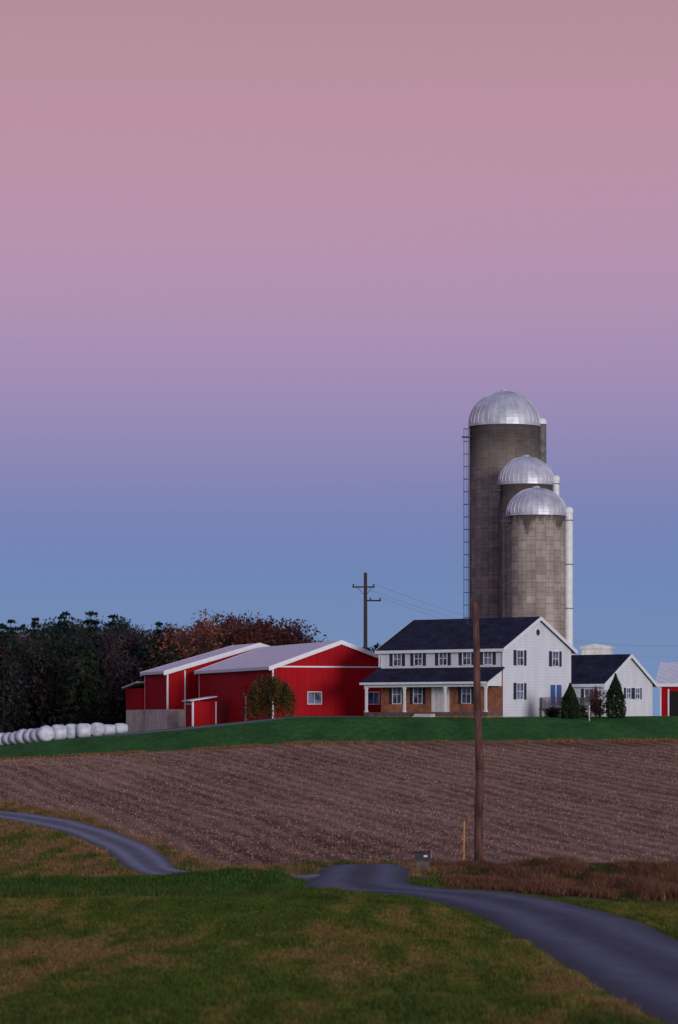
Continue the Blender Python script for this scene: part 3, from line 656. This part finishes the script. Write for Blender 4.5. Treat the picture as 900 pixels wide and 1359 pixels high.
def decid(t,x,y,z,h,r,cols,nclump=26,nleaf=60,size=.22,bark=(.055,.043,.045),crown0=.3,sig=.16,limbs=True,asp=.6,br=.007):
    z-=.4
    th=h*.62; t.tube((x,y,z),(x+random.uniform(-.3,.3),y,z+th),h*.018+.05,h*.008+.02,bark,7)
    cz=z+h*(crown0+1)/2; ch=h*(1-crown0)/2
    for i in range(nclump):
        d=rng.normal(size=3); d/=np.linalg.norm(d); rr=rng.uniform(.2,1)**.5
        c=np.array([x+d[0]*r*rr,y+d[1]*r*rr,cz+d[2]*ch*rr*.85])
        if limbs:
            s0=np.array([x,y,z+min(th,h*rng.uniform(.25,.6))]); mid=(s0+c)/2+np.array([0,0,-.04*h]); t.tube(s0,mid,h*br+.02,h*.005+.01,bark,4); t.tube(mid,c,h*.004+.01,.012,bark,4)
        k=int(nleaf*rng.uniform(.5,1.4)); g=rng.normal(size=(k,3)); gl=np.linalg.norm(g,axis=1)[:,None]; g=g/gl*np.minimum(gl,1.7)
        P=c+g*np.array([r,r,min(ch,r)*.75])*sig*rng.uniform(.7,1.3)
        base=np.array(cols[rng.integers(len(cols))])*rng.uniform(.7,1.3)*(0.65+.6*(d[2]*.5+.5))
        t.leaves(P,size,base[None]*rng.uniform(.7,1.35,(k,1)),asp)
def conifer(t,x,y,z,h,r,cols,n=1500,size=.3,bark=(.04,.03,.025),wh=None,pw=.9):
    z-=.4; t.tube((x,y,z),(x,y,z+h*.97),h*.015+.05,.02,bark,6)
    nw=wh or max(6,int(h/.9)); k=n//nw
    for i in range(nw):
        f=(i+.3)/nw; zz=z+h*(.08+.92*f); R=r*(1-f)**pw*rng.uniform(.78,1.12)+.12; na=max(4,int(7*(1-f))+3)
        for j in range(na):
            a=2*PI*(j+rng.random())/na; Rj=R*rng.uniform(.7,1.12); m=max(3,int(k/na)); u=rng.random(m)**.7
            P=np.stack([x+math.cos(a)*Rj*u,y+math.sin(a)*Rj*u,zz-Rj*.22*u**1.4+0*u],1)+np.clip(rng.normal(size=(m,3)),-1.6,1.6)*np.array([.13,.13,.07])*(R*.35+.25)
            base=np.array(cols[rng.integers(len(cols))])*rng.uniform(.65,1.3); t.leaves(P,size,base[None]*rng.uniform(.7,1.35,(m,1)),.5)
PINE=[(.021,.041,.034),(.029,.052,.036),(.018,.033,.032)]; BROWN=[(.088,.060,.076),(.070,.052,.068),(.10,.064,.066)]; RUST=[(.23,.082,.052),(.18,.070,.048),(.26,.112,.058),(.12,.050,.046)]
OLIV=[(.050,.056,.036),(.062,.058,.040)]
t=T()
for i in range(185):
    y_=rng.uniform(338,385); x_=rng.uniform(-80,-3.0)*y_/350 if i<55 else rng.uniform(-42,-3.0)*y_/350
    px=x_/y_*4000+450
    z_=Hs(x_,y_)
    toprow=np.interp(px,[-600,0,60,120,180,215,235,270,310,350,385,400,415],[812,814,799,797,804,813,816,803,799,802,814,825,850])
    top=(960-toprow)/4000*y_*rng.uniform(.86,1.0); hh=top-z_
    if px>228: kind='rust' if rng.random()<.8 else 'brown'
    else: kind=rng.choice(['pine','brown','brown','oliv','pine2'])
    if kind=='pine': conifer(t,x_,y_,z_,hh,rng.uniform(2.6,4.0),PINE,900,.28,pw=.6)
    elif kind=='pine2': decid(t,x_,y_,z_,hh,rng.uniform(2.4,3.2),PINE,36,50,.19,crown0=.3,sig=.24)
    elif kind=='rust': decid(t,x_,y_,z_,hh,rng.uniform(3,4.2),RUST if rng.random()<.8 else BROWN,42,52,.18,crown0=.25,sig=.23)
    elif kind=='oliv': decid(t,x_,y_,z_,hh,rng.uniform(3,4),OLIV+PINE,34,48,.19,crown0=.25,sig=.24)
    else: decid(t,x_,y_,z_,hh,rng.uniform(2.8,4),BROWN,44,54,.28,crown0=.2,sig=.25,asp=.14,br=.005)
k=38000; x_=rng.uniform(-95,-3,k); y_=rng.uniform(336,380,k); x_=x_*y_/350; z_=H(x_,y_)+rng.uniform(0,1,k)**1.1*(8+3*fbm(x_*.15,y_*.15,3)) 
cc=np.where(rng.random((k,1))<.6,np.array([[.078,.056,.074]]),np.array([[.033,.039,.036]]))*rng.uniform(.6,1.35,(k,1)); t.leaves(np.stack([x_,y_,z_],1),.34,cc,.4)
t.make('distant_woodland')
t=T(); x_,y_=-28.0,330; z_=Hs(x_,y_); conifer(t,x_,y_,z_,(960-824)/4000*y_-z_,3.9,[(.028,.045,.026),(.038,.055,.028)],3800,.24,pw=.75); t.make('spruce_tree')
t=T(); x_,y_=-18.5,332; z_=Hs(x_,y_); conifer(t,x_,y_,z_,(960-848)/4000*y_-z_,2.6,PINE,2000,.25,pw=.75); t.make('spruce_tree')
t=T(); x_,y_=3.9,322; z_=Hs(x_,y_); decid(t,x_,y_,z_,(960-839)/4000*y_-z_,1.5,[(.03,.05,.03),(.04,.06,.035)],30,90,.16,crown0=.35,sig=.28); t.make('evergreen_tree')
t=T(); x_,y_=-6.0,262.5; z_=Hs(x_,y_)
WC=[(.07,.075,.022),(.12,.08,.025),(.17,.08,.03),(.05,.055,.022)]
t.tube((x_,y_,z_-.3),(x_,y_,z_+1.9),.13,.09,(.05,.035,.03),8)
for i in range(230):
    a=rng.uniform(0,2*PI); R=rng.uniform(.05,1)**.5*2.2*rng.uniform(.82,1.12)*(1+.1*math.sin(3*a)); zt=3.95-1.75*(R/2.2)**2+rng.uniform(-.35,.15)
    t.tube((x_,y_,z_+1.7),(x_+math.cos(a)*R*.6,y_+math.sin(a)*R*.6,z_+zt-.25),.03,.012,(.05,.035,.03),4)
    L_=rng.uniform(1.2,3.0); m=50; u=rng.random(m); zz=np.maximum(zt-L_*u,.1+.5*rng.random(m)); Ri=R*(1-.15*np.clip((1.6-zz)/1.6,0,1))
    P=np.stack([x_+math.cos(a)*Ri,y_+math.sin(a)*Ri,z_+zz],1)+rng.normal(size=(m,3))*.13
    base=np.array(WC[rng.integers(4)])*rng.uniform(.5,1.4); t.leaves(P,.085,base[None]*rng.uniform(.6,1.5,(m,1)),.5)
t.make('weeping_tree')
def arbor(x_,y_,h,r,cols,name):
    t=T(); z_=Hs(x_,y_); n=5200; f=rng.random(n); a=rng.uniform(0,2*PI,n); R=r*np.sin(np.clip(.18+.82*(1-f),0,1)*PI*.62)**.9*(1-f**4)*rng.uniform(.72,1.06,n)*(1+.12*np.sin(a*5+f*9))
    P=np.stack([x_+np.cos(a)*R,y_+np.sin(a)*R,z_+.05+f*h],1); t.tube((x_,y_,z_-.3),(x_,y_,z_+h*.8),.08,.02,(.05,.04,.03),6)
    c=np.array(cols)[rng.integers(len(cols),size=n)]*(.6+.9*vnoise(a*3,f*12))[:,None]*rng.uniform(.6,1.4,(n,1)); t.leaves(P,.10,c,.5,1.5); t.make(name)
arbor(19.7,256.8,2.9,.72,[(.022,.042,.022),(.035,.058,.024)],'arborvitae'); arbor(23.6,257.2,3.7,.78,[(.022,.042,.022),(.035,.055,.024)],'arborvitae')
t=T(); decid(t,22.2,258.2,Hs(22.2,258),3.2,.95,[(.09,.04,.04),(.12,.045,.04),(.06,.035,.03)],36,70,.07,crown0=.05,sig=.25); t.make('red_shrub')
t=T()
for xx,yy in ((21.0,258.8),(18.4,259.6)): decid(t,xx,yy,Hs(xx,yy),1.5,.7,[(.03,.04,.03),(.06,.05,.03)],16,50,.07,crown0=.0,sig=.25)
t.make('foundation_shrubs')

# ------------------------------------------------------------------ sky / light
SE=math.radians(5); SAZ=math.radians(24)
w=bpy.data.worlds.new('World'); scene.world=w; w.use_nodes=True; nt=w.node_tree; nt.nodes.clear()
out=N(nt,'ShaderNodeOutputWorld'); tc=N(nt,'ShaderNodeTexCoord'); nrm=N(nt,'ShaderNodeVectorMath',operation='NORMALIZE'); nt.links.new(tc.outputs['Generated'],nrm.inputs[0])
s=sepv(nt,nrm.outputs[0])
rp=N(nt,'ShaderNodeValToRGB'); rp.color_ramp.interpolation='B_SPLINE'
stops=[(0.0,(112,142,182)),(.0275,(103,135,183)),(.05,(97,126,181)),(.07,(109,122,179)),(.09,(135,127,178)),(.114,(156,134,179)),(.139,(174,139,176)),(.175,(186,141,166)),(.21,(184,140,155)),(.24,(177,137,147)),(.40,(154,132,150)),(.7,(122,122,158)),(1.0,(102,112,158))]
el=rp.color_ramp.elements
el[0].position=0; el[0].color=(*lin(stops[0][1]),1); el[1].position=1; el[1].color=(*lin(stops[-1][1]),1)
for p,c in stops[1:-1]:
    q=el.new(p); q.color=(*lin(c),1)
zc=math_(nt,'MAXIMUM',s[2],0.0); nt.links.new(zc,rp.inputs[0])
bg=N(nt,'ShaderNodeBackground'); bg.inputs['Strength'].default_value=.97; nt.links.new(rp.outputs[0],bg.inputs['Color'])
sky=N(nt,'ShaderNodeTexSky',sky_type='NISHITA'); sky.sun_disc=False; sky.sun_elevation=SE; sky.sun_rotation=PI-SAZ
bg2=N(nt,'ShaderNodeBackground'); bg2.inputs['Strength'].default_value=.01; nt.links.new(sky.outputs[0],bg2.inputs['Color'])
ad=N(nt,'ShaderNodeAddShader'); nt.links.new(bg.outputs[0],ad.inputs[0]); nt.links.new(bg2.outputs[0],ad.inputs[1]); nt.links.new(ad.outputs[0],out.inputs[0])
ld=bpy.data.lights.new('sun','SUN'); ld.energy=1.6; ld.angle=math.radians(12); ld.color=(1,.96,.95)
lo=bpy.data.objects.new('sun',ld); scene.collection.objects.link(lo)
sd_=Vector((math.sin(SAZ)*math.cos(SE),-math.cos(SAZ)*math.cos(SE),math.sin(SE))); lo.rotation_euler=sd_.to_track_quat('Z','Y').to_euler(); lo.location=(0,-20,30)

# ------------------------------------------------------------------ camera
cd=bpy.data.cameras.new('camera'); cam=bpy.data.objects.new('camera',cd); scene.collection.objects.link(cam); scene.camera=cam
cam.location=(0,0,0); cam.rotation_euler=(PI/2,0,0); cd.sensor_fit='VERTICAL'; cd.sensor_height=24; cd.lens=24*4000/1359; cd.shift_y=280.5/1359
cd.clip_start=.5; cd.clip_end=9000
cd.dof.use_dof=True; cd.dof.focus_distance=260; cd.dof.aperture_fstop=1.3
scene.view_settings.view_transform='Standard'; scene.view_settings.look='None'; scene.view_settings.exposure=0
